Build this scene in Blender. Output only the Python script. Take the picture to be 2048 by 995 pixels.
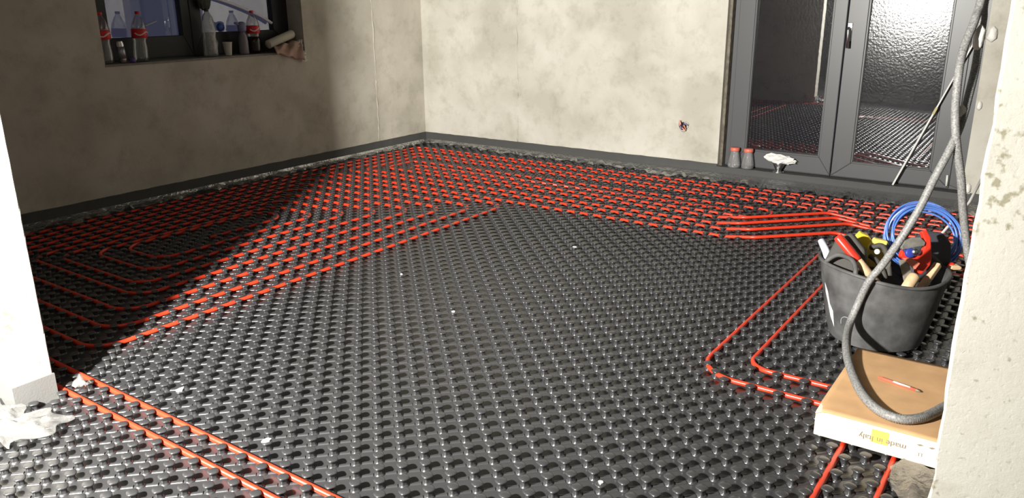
import bpy, bmesh, math, random
import numpy as np
from mathutils import Vector, Matrix

random.seed(7)
rng = np.random.default_rng(11)
scene = bpy.context.scene
COL = scene.collection
for o in list(bpy.data.objects):
    bpy.data.objects.remove(o, do_unlink=True)

# ------------------------------------------------------------------ camera, world, lamp, exposure
FPX, PITCH, YAW, ROLL = 1592.78, 0.3035972, 0.6148869, -0.0094224
CAM = Vector((0.1058, -0.0405, 1.3787))
hd = Vector((-math.sin(YAW), math.cos(YAW), 0))
r0 = Vector((math.cos(YAW), math.sin(YAW), 0))
FW = hd * math.cos(PITCH) + Vector((0, 0, -math.sin(PITCH)))
u0 = r0.cross(FW)
RT = r0 * math.cos(ROLL) + u0 * math.sin(ROLL)
UP = -r0 * math.sin(ROLL) + u0 * math.cos(ROLL)
cam_data = bpy.data.cameras.new('camera')
cam = bpy.data.objects.new('camera', cam_data)
COL.objects.link(cam)
M = Matrix((RT, UP, -FW)).transposed().to_4x4()
M.translation = CAM
cam.matrix_world = M
cam_data.sensor_width = 36.0
cam_data.sensor_fit = 'HORIZONTAL'
cam_data.lens = FPX / 2048.0 * 36.0
cam_data.clip_start = 0.02
scene.camera = cam

world = bpy.data.worlds.new('dusk')
scene.world = world
world.use_nodes = True
bg = world.node_tree.nodes['Background']
bg.inputs[0].default_value = (0.30, 0.32, 0.52, 1)
bg.inputs[1].default_value = 0.8

LAMP = Vector((-1.65, -0.70, 1.72))
LAMP_AIM = Vector((-0.50, 0.86, 0.10))
LAMP_POWER = 745.0
LAMP_SIZE = (0.17, 0.13)

vs = scene.view_settings
vs.view_transform = 'Standard'
vs.look = 'None'
vs.gamma = 1.0
vs.use_curve_mapping = False
vs.exposure = 0.0
scene.cycles.max_bounces = 8
scene.cycles.transparent_max_bounces = 12

# ------------------------------------------------------------------ mesh helpers
class MB:
    """collects vertices and faces, then links them as one mesh object"""
    def __init__(s):
        s.v = []; s.f = []; s.sm = []
    def add(s, verts, faces, smooth=False):
        o = len(s.v)
        s.v += [tuple(p) for p in verts]
        s.f += [tuple(i + o for i in f) for f in faces]
        s.sm += [smooth] * len(faces)
        return s
    def box(s, lo, hi, m=None):
        x0, y0, z0 = lo; x1, y1, z1 = hi
        v = [Vector(p) for p in ((x0,y0,z0),(x1,y0,z0),(x1,y1,z0),(x0,y1,z0),(x0,y0,z1),(x1,y0,z1),(x1,y1,z1),(x0,y1,z1))]
        if m is not None: v = [m @ p for p in v]
        return s.add(v, [(0,3,2,1),(4,5,6,7),(0,1,5,4),(1,2,6,5),(2,3,7,6),(3,0,4,7)])
    def prism(s, pts, depth, m=None):
        """outline in local xz, extruded along local y by depth (centred)"""
        n = len(pts); h = depth / 2
        v = [Vector((x, -h, z)) for x, z in pts] + [Vector((x, h, z)) for x, z in pts]
        if m is not None: v = [m @ p for p in v]
        f = [tuple(range(n)), tuple(range(2*n-1, n-1, -1))]
        f += [(i, i+n, (i+1) % n + n, (i+1) % n) for i in range(n)]
        return s.add(v, f)
    def tube(s, pts, r, seg=8, caps=True, flat=None):
        pts = [Vector(p) for p in pts]
        n = len(pts)
        rr = r if hasattr(r, '__len__') else [r] * n
        t0 = (pts[1] - pts[0]).normalized()
        ref = Vector((0, 0, 1)) if abs(t0.z) < 0.9 else Vector((1, 0, 0))
        nrm = (ref - t0 * ref.dot(t0)).normalized()
        V = []; F = []
        for i, p in enumerate(pts):
            t = (pts[min(i+1, n-1)] - pts[max(i-1, 0)]).normalized()
            nrm = (nrm - t * nrm.dot(t)).normalized()
            b = t.cross(nrm)
            for k in range(seg):
                a = 2 * math.pi * k / seg
                fl = flat if flat else 1.0
                V.append(p + nrm * (math.cos(a) * rr[i] * fl) + b * (math.sin(a) * rr[i]))
        for i in range(n - 1):
            for k in range(seg):
                k2 = (k + 1) % seg
                F.append((i*seg+k, i*seg+k2, (i+1)*seg+k2, (i+1)*seg+k))
        if caps:
            F.append(tuple(range(seg-1, -1, -1)))
            F.append(tuple((n-1)*seg+k for k in range(seg)))
        return s.add(V, F, True)
    def lathe(s, prof, seg=24, m=None, squash=None):
        V = []; F = []
        for r, z in prof:
            for k in range(seg):
                a = 2 * math.pi * k / seg
                rr = r if squash is None else r * squash(a, z)
                p = Vector((rr * math.cos(a), rr * math.sin(a), z))
                V.append(m @ p if m is not None else p)
        for i in range(len(prof) - 1):
            for k in range(seg):
                k2 = (k + 1) % seg
                F.append((i*seg+k, i*seg+k2, (i+1)*seg+k2, (i+1)*seg+k))
        F.append(tuple(range(seg-1, -1, -1)))
        F.append(tuple((len(prof)-1)*seg+k for k in range(seg)))
        return s.add(V, F, True)
    def grid(s, fn, nu, nv, smooth=True):
        V = [fn(i / nu, j / nv) for j in range(nv + 1) for i in range(nu + 1)]
        F = [(j*(nu+1)+i, j*(nu+1)+i+1, (j+1)*(nu+1)+i+1, (j+1)*(nu+1)+i) for j in range(nv) for i in range(nu)]
        return s.add(V, F, smooth)
    def build(s, name, mat, parent=None, bevel=0.0, seg=2, loc=None):
        me = bpy.data.meshes.new(name)
        v = s.v
        if loc is not None:
            L = Vector(loc)
            v = [tuple(Vector(p) - L) for p in v]
        me.from_pydata(v, [], s.f)
        me.polygons.foreach_set('use_smooth', s.sm)
        me.materials.append(mat)
        me.update()
        o = bpy.data.objects.new(name, me)
        COL.objects.link(o)
        if loc is not None: o.location = loc
        if parent is not None:
            o.parent = parent
            if loc is None:
                # vertices were given in world space: keep them there
                w = Vector((0, 0, 0)); q = parent
                while q is not None:
                    w += Vector(q.location); q = q.parent
                o.location = -w
        if bevel:
            b = o.modifiers.new('bevel', 'BEVEL'); b.width = bevel; b.segments = seg; b.limit_method = 'ANGLE'
        return o

def tag(o, label, cat, group=None, kind=None):
    o['label'] = label; o['category'] = cat
    if group: o['group'] = group
    if kind: o['kind'] = kind
    return o
def thing(name, label, cat, loc=(0,0,0), group=None):
    o = bpy.data.objects.new(name, None); COL.objects.link(o)
    o.location = loc; o.empty_display_size = 0.05
    return tag(o, label, cat, group)
def struct(o, label=None):
    o['kind'] = 'structure'
    if label: o['label'] = label
    return o
def frame_along(a, b):
    """matrix whose local z runs from a to b, origin at a"""
    a = Vector(a); b = Vector(b); z = (b - a).normalized()
    x = Vector((0, 0, 1)).cross(z)
    x = x.normalized() if x.length > 1e-4 else Vector((1, 0, 0))
    y = z.cross(x)
    m = Matrix((x, y, z)).transposed().to_4x4(); m.translation = a
    return m
def fillet(pts, r, n=8):
    pts = [Vector(p) for p in pts]
    out = [pts[0]]
    for i in range(1, len(pts) - 1):
        p, a, b = pts[i], pts[i-1], pts[i+1]
        da, db = (a - p), (b - p)
        rr = r[i] if isinstance(r, dict) and i in r else (r if not isinstance(r, dict) else r.get('d', .1))
        ang = da.angle(db)
        d = rr / math.tan(ang / 2)
        d = min(d, da.length * .49, db.length * .49)
        rad = d * math.tan(ang / 2)
        ua, ub = da.normalized(), db.normalized()
        c = p + (ua + ub).normalized() * (rad / math.sin(ang / 2))
        s0 = p + ua * d; s1 = p + ub * d
        v0 = s0 - c; v1 = s1 - c
        tot = v0.angle(v1); ax = v0.cross(v1)
        for k in range(n + 1):
            out.append(c + Matrix.Rotation(tot * k / n, 3, ax.normalized()) @ v0)
    out.append(pts[-1])
    return out
def smooth_path(pts, step):
    """Catmull-Rom through the points, resampled at an even step"""
    P = [Vector(p) for p in pts]
    P = [P[0]*2 - P[1]] + P + [P[-1]*2 - P[-2]]
    dense = []
    for i in range(1, len(P) - 2):
        a, b, c, d = P[i-1], P[i], P[i+1], P[i+2]
        for k in range(24):
            t = k / 24
            dense.append(.5 * ((2*b) + (c - a)*t + (2*a - 5*b + 4*c - d)*t*t + (3*b - a - 3*c + d)*t**3))
    dense.append(P[-2])
    out = [dense[0]]; acc = 0
    for i in range(1, len(dense)):
        seg = (dense[i] - dense[i-1]).length
        while acc + seg >= step:
            t = (step - acc) / seg
            q = dense[i-1].lerp(dense[i], t)
            out.append(q)
            dense[i-1] = q; seg = (dense[i] - q).length; acc = 0
        acc += seg
    return out

# ------------------------------------------------------------------ materials
def new_mat(name):
    m = bpy.data.materials.new(name); m.use_nodes = True
    nt = m.node_tree
    return m, nt, nt.nodes['Principled BSDF'], nt.nodes['Material Output']
def simple(name, col, rough=.5, metal=0.0, spec=.5, bump=0.0, bscale=200, var=0.0, vscale=20, coat=0):
    m, nt, b, out = new_mat(name)
    b.inputs['Base Color'].default_value = (*col, 1)
    b.inputs['Roughness'].default_value = rough
    b.inputs['Metallic'].default_value = metal
    b.inputs['Specular IOR Level'].default_value = spec
    b.inputs['Coat Weight'].default_value = coat
    tc = nt.nodes.new('ShaderNodeTexCoord')
    if var:
        n = nt.nodes.new('ShaderNodeTexNoise'); n.inputs['Scale'].default_value = vscale; n.inputs['Detail'].default_value = 6
        r = nt.nodes.new('ShaderNodeValToRGB')
        r.color_ramp.elements[0].position = .35; r.color_ramp.elements[1].position = .68
        r.color_ramp.elements[0].color = (*[c * (1 - var) for c in col], 1)
        r.color_ramp.elements[1].color = (*[min(1, c * (1 + var)) for c in col], 1)
        nt.links.new(tc.outputs['Object'], n.inputs['Vector'])
        nt.links.new(n.outputs['Fac'], r.inputs['Fac']); nt.links.new(r.outputs['Color'], b.inputs['Base Color'])
    if bump:
        n = nt.nodes.new('ShaderNodeTexNoise'); n.inputs['Scale'].default_value = bscale; n.inputs['Detail'].default_value = 4
        bp = nt.nodes.new('ShaderNodeBump'); bp.inputs['Strength'].default_value = bump; bp.inputs['Distance'].default_value = .004
        nt.links.new(tc.outputs['Object'], n.inputs['Vector'])
        nt.links.new(n.outputs['Fac'], bp.inputs['Height']); nt.links.new(bp.outputs['Normal'], b.inputs['Normal'])
    return m
def see_through(name, tint=(1,1,1), refl=.12, rough=.03, alpha_haze=0.0, haze=(.8,.8,.8), bump=0.0, bscale=60, rough2=None):
    """thin clear sheet: tinted transparency, a fresnel reflection, optional milky haze"""
    m = bpy.data.materials.new(name); m.use_nodes = True
    nt = m.node_tree; nt.nodes.clear(); N = nt.nodes.new; L = nt.links.new
    out = N('ShaderNodeOutputMaterial'); tr = N('ShaderNodeBsdfTransparent'); tr.inputs[0].default_value = (*tint, 1)
    gl = N('ShaderNodeBsdfGlossy'); gl.inputs['Roughness'].default_value = rough
    base = tr.outputs[0]
    if alpha_haze:
        df = N('ShaderNodeBsdfDiffuse'); df.inputs[0].default_value = (*haze, 1)
        mh = N('ShaderNodeMixShader'); mh.inputs[0].default_value = alpha_haze
        L(base, mh.inputs[1]); L(df.outputs[0], mh.inputs[2]); base = mh.outputs[0]
    g = gl.outputs[0]
    if rough2:
        g2 = N('ShaderNodeBsdfGlossy'); g2.inputs['Roughness'].default_value = rough2[0]
        mg = N('ShaderNodeMixShader'); mg.inputs[0].default_value = rough2[1]
        L(g, mg.inputs[1]); L(g2.outputs[0], mg.inputs[2]); g = mg.outputs[0]
    lw = N('ShaderNodeLayerWeight'); lw.inputs['Blend'].default_value = .35
    mr = N('ShaderNodeMapRange'); mr.inputs['To Min'].default_value = refl; mr.inputs['To Max'].default_value = min(1, refl + .5)
    L(lw.outputs['Fresnel'], mr.inputs['Value'])
    mx = N('ShaderNodeMixShader'); L(mr.outputs[0], mx.inputs[0]); L(base, mx.inputs[1]); L(g, mx.inputs[2])
    L(mx.outputs[0], out.inputs[0])
    if bump:
        tc = N('ShaderNodeTexCoord'); n = N('ShaderNodeTexNoise'); n.inputs['Scale'].default_value = bscale; n.inputs['Detail'].default_value = 5
        bp = N('ShaderNodeBump'); bp.inputs['Strength'].default_value = bump; bp.inputs['Distance'].default_value = .01
        L(tc.outputs['Object'], n.inputs['Vector']); L(n.outputs['Fac'], bp.inputs['Height'])
        L(bp.outputs['Normal'], (g2 if rough2 else gl).inputs['Normal'])
    return m
def plaster(name, dark, mid, light, bump=.35, grit=0.0):
    m, nt, b, out = new_mat(name); N = nt.nodes.new; L = nt.links.new
    tc = N('ShaderNodeTexCoord')
    n1 = N('ShaderNodeTexNoise'); n1.inputs['Scale'].default_value = 2.1; n1.inputs['Detail'].default_value = 7; n1.inputs['Roughness'].default_value = .55; n1.inputs['Distortion'].default_value = .25
    L(tc.outputs['Object'], n1.inputs['Vector'])
    r = N('ShaderNodeValToRGB'); e = r.color_ramp.elements
    e[0].position = .36; e[0].color = (*dark, 1); e[1].position = .64; e[1].color = (*light, 1)
    k = e.new(.48); k.color = (*mid, 1)
    L(n1.outputs['Fac'], r.inputs['Fac'])
    n2 = N('ShaderNodeTexNoise'); n2.inputs['Scale'].default_value = 7; n2.inputs['Detail'].default_value = 8; n2.inputs['Roughness'].default_value = .7
    L(tc.outputs['Object'], n2.inputs['Vector'])
    r2 = N('ShaderNodeValToRGB'); r2.color_ramp.elements[0].position = .32; r2.color_ramp.elements[0].color = (.80, .79, .76, 1)
    r2.color_ramp.elements[1].position = .5; r2.color_ramp.elements[1].color = (1, 1, 1, 1)
    L(n2.outputs['Fac'], r2.inputs['Fac'])
    mx = N('ShaderNodeMix'); mx.data_type = 'RGBA'; mx.blend_type = 'MULTIPLY'; mx.inputs['Factor'].default_value = .8
    L(r.outputs['Color'], mx.inputs['A']); L(r2.outputs['Color'], mx.inputs['B'])
    if grit:      # small dark pits and crumbly olive patches of the rough coat
        n4 = N('ShaderNodeTexNoise'); n4.inputs['Scale'].default_value = 75; n4.inputs['Detail'].default_value = 4
        n5 = N('ShaderNodeTexNoise'); n5.inputs['Scale'].default_value = 6; n5.inputs['Detail'].default_value = 5
        L(tc.outputs['Object'], n4.inputs['Vector']); L(tc.outputs['Object'], n5.inputs['Vector'])
        m5 = N('ShaderNodeMapRange'); m5.inputs['From Min'].default_value = .52; m5.inputs['From Max'].default_value = .66; m5.inputs['To Max'].default_value = .135
        L(n5.outputs['Fac'], m5.inputs['Value'])
        sb = N('ShaderNodeMath'); sb.operation = 'SUBTRACT'; L(n4.outputs['Fac'], sb.inputs[0]); L(m5.outputs[0], sb.inputs[1])
        r4 = N('ShaderNodeValToRGB'); r4.color_ramp.elements[0].position = .27; r4.color_ramp.elements[0].color = (.55, .53, .44, 1)
        r4.color_ramp.elements[1].position = .37; r4.color_ramp.elements[1].color = (1, 1, 1, 1)
        L(sb.outputs[0], r4.inputs['Fac'])
        mp_ = N('ShaderNodeMix'); mp_.data_type = 'RGBA'; mp_.blend_type = 'MULTIPLY'; mp_.inputs['Factor'].default_value = 1.0
        L(mx.outputs['Result'], mp_.inputs['A']); L(r4.outputs['Color'], mp_.inputs['B']); mx = mp_
    L(mx.outputs['Result'], b.inputs['Base Color'])
    b.inputs['Roughness'].default_value = .9; b.inputs['Specular IOR Level'].default_value = .15
    n3 = N('ShaderNodeTexNoise'); n3.inputs['Scale'].default_value = 45; n3.inputs['Detail'].default_value = 8; n3.inputs['Roughness'].default_value = .75
    L(tc.outputs['Object'], n3.inputs['Vector'])
    bp = N('ShaderNodeBump'); bp.inputs['Strength'].default_value = bump; bp.inputs['Distance'].default_value = .006
    h = n3.outputs['Fac']
    if grit:
        v = N('ShaderNodeTexNoise'); v.inputs['Scale'].default_value = 130; v.inputs['Detail'].default_value = 3
        L(tc.outputs['Object'], v.inputs['Vector'])
        vr = N('ShaderNodeMapRange'); vr.inputs['From Min'].default_value = .25; vr.inputs['From Max'].default_value = .42
        L(v.outputs['Fac'], vr.inputs['Value'])
        ad = N('ShaderNodeMath'); ad.operation = 'MULTIPLY_ADD'; ad.inputs[1].default_value = grit
        L(vr.outputs[0], ad.inputs[0]); L(h, ad.inputs[2]); h = ad.outputs[0]
    L(h, bp.inputs['Height']); L(bp.outputs['Normal'], b.inputs['Normal'])
    return m
def film(name, haze=.25, bump=.9, bscale=30, tint=(.82,.84,.84), hz=(.5,.52,.52), refl=.1, rough=.22):
    return see_through(name, tint, refl, rough, haze, hz, bump, bscale)

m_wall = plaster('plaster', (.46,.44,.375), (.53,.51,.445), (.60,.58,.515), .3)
m_wall_shade = plaster('plaster_shaded', (.44,.415,.35), (.51,.48,.41), (.58,.55,.48), .3)  # same plaster as m_wall, shade put into its slightly darker colour
m_wall_white = plaster('plaster_near', (.46,.45,.40), (.51,.495,.44), (.55,.54,.49), .3, .25)
m_ceiling = simple('ceiling_grey', (.055,.053,.05), .9)
m_far = simple('far_room', (.06,.058,.053), .9)
m_concrete = simple('concrete', (.2,.19,.18), .9, bump=.4, bscale=60, var=.3, vscale=6)
m_mat = simple('black_polystyrene', (.043,.043,.045), .31, spec=.9, bump=.06, bscale=260)
m_foam = simple('foam_strip', (.070,.070,.068), .6, spec=.3, bump=.25, bscale=150)
m_pipe = simple('red_pipe', (.74,.052,.020), .32, spec=.5)
m_film = film('clear_film', .11, 1.0, 45, (.88,.89,.89), (.6,.62,.62), .10, .16)
m_film_loose = film('loose_film', .20, 1.0, 35, (.9,.9,.9), (.75,.75,.73), .14, .2)
m_frame = simple('anthracite_frame', (.082,.084,.088), .38, spec=.5, bump=.05, bscale=400)
m_frame_dk = simple('window_frame_black', (.020,.020,.021), .5)
m_gasket = simple('gasket_black', (.01,.01,.01), .6)
m_steel = simple('brushed_steel', (.62,.62,.62), .28, 1.0)
m_alu = simple('painted_white_bar', (.72,.72,.70), .35)
m_glass_door = see_through('door_glass', (.17,.17,.18), .28, .008, .010, (.8,.8,.85), .09, 70, (.14, .19))
m_glass_win = see_through('window_glass', (.40,.41,.44), .16, .012, .03, (.6,.62,.7))
m_clear = see_through('clear_plastic', (.86,.88,.88), .10, .06, .06, (.8,.82,.82))
m_clear_glass = see_through('clear_glass', (.93,.94,.94), .16, .06, .24, (.75,.75,.75))
m_red_label = simple('red_label', (.62,.012,.015), .4)
m_white = simple('white_plastic', (.75,.75,.72), .45)
m_cola = simple('dark_cola', (.015,.008,.006), .12)
m_card = simple('cardboard', (.60,.37,.19), .85, spec=.2, var=.10, vscale=9, bump=.08, bscale=90)
m_card_pale = simple('cardboard_pale_face', (.86,.78,.62), .8, spec=.2, var=.05, vscale=8)
m_ink = simple('ink', (.26,.22,.17), .9, spec=.1)
m_yellow = simple('yellow_sticker', (.80,.60,.12), .6)
m_rubber = simple('black_rubber', (.092,.092,.092), .55, spec=.35, var=.35, vscale=14, bump=.15, bscale=60)
m_hose = simple('grey_conduit', (.25,.25,.245), .5, var=.38, vscale=170)
m_wood = simple('pale_wood', (.66,.47,.28), .6, var=.14, vscale=30)
m_red = simple('red_tool_paint', (.66,.04,.02), .35)
m_blue = simple('blue_tube', (.10,.22,.62), .3, coat=.2)
m_blue_dk = simple('blue_knob', (.03,.05,.30), .35)
m_grey = simple('grey_metal', (.27,.26,.23), .5, .4, var=.2, vscale=40)
m_blackcloth = simple('black_case', (.062,.058,.052), .75, bump=.3, bscale=120)
m_yellow_tool = simple('yellow_plastic', (.78,.58,.05), .4)
m_copper = simple('wire_copper', (.60,.26,.14), .5)
m_pinkw = simple('wire_pink', (.75,.33,.30), .5)
m_bluew = simple('wire_blue', (.22,.22,.45), .5)
m_dark = simple('hole_dark', (.02,.02,.02), .9)
m_lilac = simple('lilac_plastic', (.22,.21,.36), .5)
m_paper = simple('crumpled_paper', (.78,.77,.74), .8)
m_pinkcloth = simple('brown_pink_bag', (.42,.27,.21), .7, var=.2, vscale=12)
m_lumps = simple('white_mortar', (.82,.81,.77), .9, bump=.4, bscale=90)
m_lilacwhite = simple('lilac_white_plastic', (.66,.66,.80), .4)

# ------------------------------------------------------------------ setting
XL, YB, XR, YF, ZC = -5.2, 5.99, 1.35, -3.2, 2.65
struct(MB().box((XL-.3, YF-.2, -.14), (XR+.3, YB+.5, -.02)).build('floor', m_concrete), 'grey concrete slab under the studded mat')
struct(MB().box((XL-.3, YF-.2, ZC), (XR+.3, YB+.5, ZC+.1)).build('ceiling', m_ceiling))
# left wall with the window opening
WY0, WY1, WZ0, WZ1 = 2.825, 4.525, .985, 2.05
b = MB()
b.box((XL-.28, YF-.2, -.02), (XL, WY0, ZC)); b.box((XL-.28, WY1, -.02), (XL, YB+.3, ZC))
b.box((XL-.28, WY0, -.02), (XL, WY1, WZ0)); b.box((XL-.28, WY0, WZ1), (XL, WY1, ZC))
struct(b.build('wall_left', m_wall_shade), 'plastered left wall, shade in its colour, with the dark window')
# back wall with the door opening
DX0, DX1, DZ1 = -2.150, -.435, 2.2
b = MB()
b.box((XL-.28, YB, -.02), (DX0, YB+.28, ZC)); b.box((DX1, YB, -.02), (XR+.3, YB+.28, ZC)); b.box((DX0, YB, DZ1), (DX1, YB+.28, ZC))
wb = struct(b.build('wall_back', m_wall), 'cream plastered wall beside the dark glazed door')
struct(MB().box((XR, YF-.2, -.02), (XR+.28, YB, ZC)).build('wall_right', simple('plaster_darkened', (.22,.21,.18), .9)))  # colour darkened to bounce less light onto the left wall
struct(MB().box((XL, YF-.2, -.02), (XR, YF, ZC)).build('wall_front', m_far))
# stub walls of the wide opening the picture was taken through
PY0, PY1, PX0, PX1 = 1.0, 1.145, -2.78, .030
def rough_wall(x0, x1, edge_x):
    """wall stub with a slightly worn free edge"""
    b = MB()
    def pt(x, y, z):
        return Vector((x, y, z))
    nz = 60
    for i in range(nz):
        pass
    sgn = 1 if edge_x == x1 else -1
    zs = np.linspace(-.02, ZC, 90)
    V = []; F = []
    other = x0 if edge_x == x1 else x1
    for z in zs:
        w = rng.normal(0, .0012) + .0016 * math.sin(z * 17) * (1 if sgn < 0 else .3)
        c = .004
        V += [(other, PY0, z), (edge_x - sgn*c + w*.5, PY0, z), (edge_x + w, PY0 + c, z), (edge_x + w, PY1 - c, z), (edge_x - sgn*c, PY1, z), (other, PY1, z)]
    n = 6
    for i in range(len(zs) - 1):
        for k in range(n):
            k2 = (k + 1) % n
            f = (i*n+k, i*n+k2, (i+1)*n+k2, (i+1)*n+k)
            F.append(f if sgn > 0 else f[::-1])
    b.add(V, F)
    return b
struct(rough_wall(XL, PX0, PX0).build('wall_partition_left', m_wall_white), 'white lit end of the wall at the left edge')
struct(rough_wall(PX1, XR, PX1).build('wall_partition_right', m_wall_white), 'pale rough plaster wall end at the right edge')
# vertical plaster joints
def joint(name, p0, p1, nrm, mat):
    b = MB(); path = []
    n = 60
    for i in range(n + 1):
        q = Vector(p0).lerp(Vector(p1), i / n)
        path.append(q + Vector((rng.normal(0, .003), rng.normal(0, .003), 0)) * (1))
    b.tube(path, [max(.002, .006 + rng.normal(0, .002)) for _ in path], 6)
    return struct(b.build(name, mat), 'thin vertical ridge of plaster on the wall')
joint('trim_1', (-4.075, YB, .12), (-4.075, YB, ZC), 'y', m_wall)
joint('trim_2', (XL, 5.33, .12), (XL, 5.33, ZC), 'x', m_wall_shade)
# foam edge strips
def strip(name, pts, h, th, mat, label, z0=-.0):
    """upright band along a polyline lying against a wall, slightly wavy top"""
    b = MB()
    P = [Vector(p) for p in pts]
    path = []
    for i in range(len(P) - 1):
        L = (P[i+1] - P[i]).length; n = max(2, int(L / .06))
        for k in range(n): path.append((P[i].lerp(P[i+1], k / n), (P[i+1] - P[i]).normalized()))
    path.append((P[-1], (P[-1] - P[-2]).normalized()))
    V = []
    for q, d in path:
        nr = Vector((d.y, -d.x, 0)) * th
        w = rng.normal(0, .0012)
        hh = h + rng.normal(0, .001)
        V += [q + Vector((0, 0, z0)), q + nr + Vector((0, 0, z0)), q + nr * (1 + w * 60) + Vector((0, 0, hh)), q + Vector((0, 0, hh))]
    F = []
    for i in range(len(path) - 1):
        for k in range(4):
            k2 = (k + 1) % 4
            F.append((i*4+k, i*4+k2, (i+1)*4+k2, (i+1)*4+k))
    F += [(3,2,1,0), tuple(len(V)-4+k for k in range(4))]
    b.add(V, F)
    return struct(b.build(name, mat), label)
strip('baseboard_left', [(XL, PY1, 0), (XL, YB, 0)], .12, .012, m_foam, 'dark foam edge strip along the left wall', -.02)
strip('baseboard_back', [(XL+.012, YB, 0), (DX0, YB, 0)], .12, .012, m_foam, 'dark foam edge strip along the cream back wall', -.02)
strip('baseboard_door', [(DX0, YB, 0), (DX1+.05, YB, 0)], .102, .012, m_foam, 'dark foam edge strip below the glazed door', -.02)
strip('baseboard_right', [(DX1+.05, YB, 0), (XR, YB, 0)], .11, .012, m_foam, 'dark foam strip right of the door', -.02)
m_foam_grey = simple('foam_strip_grey', (.17,.17,.165), .7, bump=.2, bscale=150)
bp_ = strip('baseboard_partition', [(PX0 - .35, PY0, 0), (PX0 + .004, PY0, 0), (PX0 + .004, PY1, 0)], .1, .008, m_foam_grey, 'grey foam strip round the foot of the white wall end', -.02)
# threshold
struct(MB().box((DX0, YB, -.02), (DX1, YB+.28, .1)).build('trim_3', m_foam), 'dark raised threshold under the glazed door')
# raw reveal gap left of the door frame
struct(MB().box((DX0, YB+.045, .1), (DX0+.02, YB+.24, DZ1)).build('trim_4', simple('raw_reveal', (.16,.14,.11), .9, bump=.6, bscale=40, var=.3, vscale=25)), 'rough brown gap between plaster and door frame')

# ------------------------------------------------------------------ glazed double door
def mitred(b, x0, x1, z0, z1, w, y0, y1, wt=None):
    """four mitred bars round an opening, in the xz plane"""
    wl, wr, wb_, wt_ = w if hasattr(w, '__len__') else (w, w, w, w)
    O = [(x0, z0), (x1, z0), (x1, z1), (x0, z1)]
    I = [(x0+wl, z0+wb_), (x1-wr, z0+wb_), (x1-wr, z1-wt_), (x0+wl, z1-wt_)]
    for i in range(4):
        j = (i + 1) % 4
        q = [O[i], O[j], I[j], I[i]]
        v = [(x, y0, z) for x, z in q] + [(x, y1, z) for x, z in q]
        b.add(v, [(0,1,2,3), (7,6,5,4), (0,4,5,1), (1,5,6,2), (2,6,7,3), (3,7,4,0)])
DY = 6.08
door = bpy.data.objects.new('door_1', None); COL.objects.link(door); struct(door, 'anthracite glazed double door with dark panes')
b = MB(); mitred(b, -2.128, -.436, .1, 2.19, (.05, .10, .0301, .06), DY + .012, DY + .09)
b.build('door_frame', m_frame, door, .003)
def leaf(x0, x1, gx0, gx1, gz0, nm, pt):
    b = MB(); mitred(b, x0, x1, .106, 2.13, (gx0 - x0, x1 - gx1, gz0 - .106, .09), DY, DY + .07)
    lf = b.build('door_leaf', m_frame, door, .004)
    lf['label'] = nm
    b = MB(); mitred(b, gx0 - .001, gx1 + .001, gz0 - .001, 2.041, .012, DY + .006, DY + .06)
    b.build('glazing_bead', m_frame, lf, .002)
    b = MB(); mitred(b, gx0 + .010, gx1 - .010, gz0 + .010, 2.03, .005, DY + .014, DY + .05)
    b.build('gasket', m_gasket, lf)
    pc0 = Vector(((gx0 + gx1) / 2, DY + .033, (gz0 + 2.03) / 2))
    tilt = Matrix.Translation(pc0) @ Matrix.Rotation(math.radians(pt[0]), 4, 'Z') @ Matrix.Rotation(math.radians(pt[1]), 4, 'X') @ Matrix.Translation(-pc0)
    b = MB().box((gx0 + .010, DY + .030, gz0 + .010), (gx1 - .010, DY + .036, 2.035), tilt)
    b.build('pane', m_glass_door, lf)
    return lf
lfL = leaf(-2.092, -1.316, -1.972, -1.405, .232, 'left leaf of the glazed door', (0, 0))
lfR = leaf(-1.308, -.525, -1.178, -.650, .212, 'right leaf of the glazed door', (1.0, -.7))
b = MB().box((-1.318, DY - .012, .1065), (-1.3125, DY + .01, 2.13)); b.build('astragal', m_gasket, lfL)
# lever handle, pointing down
b = MB()
b.box((-1.303, DY-.010, 1.075), (-1.270, DY, 1.20))
b.build('handle_plate', m_steel, lfR, .003)
b = MB(); b.tube(fillet([(-1.287, DY, 1.165), (-1.287, DY-.05, 1.165), (-1.280, DY-.052, 1.03)], .018, 5), .011, 10)
b.build('handle', m_steel, lfR)
b = MB(); b.tube([(-.538, DY-.012, .075+.05), (-.541, DY-.012, .20)], .0075, 8)
hg = b.build('hinge', m_white, lfR); hg['label'] = 'small white hinge'

# ------------------------------------------------------------------ left window
win = bpy.data.objects.new('window_1', None); COL.objects.link(win); struct(win, 'black framed window in the shaded left wall')
def mitred_x(b, y0, y1, z0, z1, w, x0, x1):
    t = MB(); mitred(t, y0, y1, z0, z1, w, x0, x1)
    b.add([(v[1], v[0], v[2]) for v in t.v], [f[::-1] for f in t.f])
WX = -5.38
b = MB(); mitred_x(b, WY0 - .02, WY1 + .04, WZ0, WZ1, .055, WX - .07, WX - .005)
b.build('window_frame', m_frame_dk, win, .003)
def sash(y0, y1, gy0, gy1, gz):
    b = MB(); mitred_x(b, y0, y1, WZ0 + .012, WZ1 - .03, (gy0 - y0, y1 - gy1, gz - WZ0 - .012, .09), WX - .06, WX)
    s_ = b.build('sash', m_frame_dk, win, .004)
    b = MB().box((WX - .036, gy0 - .006, gz - .006), (WX - .030, gy1 + .006, WZ1 - .11)); b.build('pane', m_glass_win, s_)
    return s_
sash(2.84, 3.615, 2.988, 3.545, 1.147)
sash(3.62, 4.54, 3.712, 4.372, 1.158)
struct(MB().box((XL-.18, WY0, WZ0-.012), (XL+.004, WY1, WZ0+.002)).build('trim_5', simple('sill_stone', (.22,.21,.18), .8, var=.2, vscale=12)), 'rough grey window sill')

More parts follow.
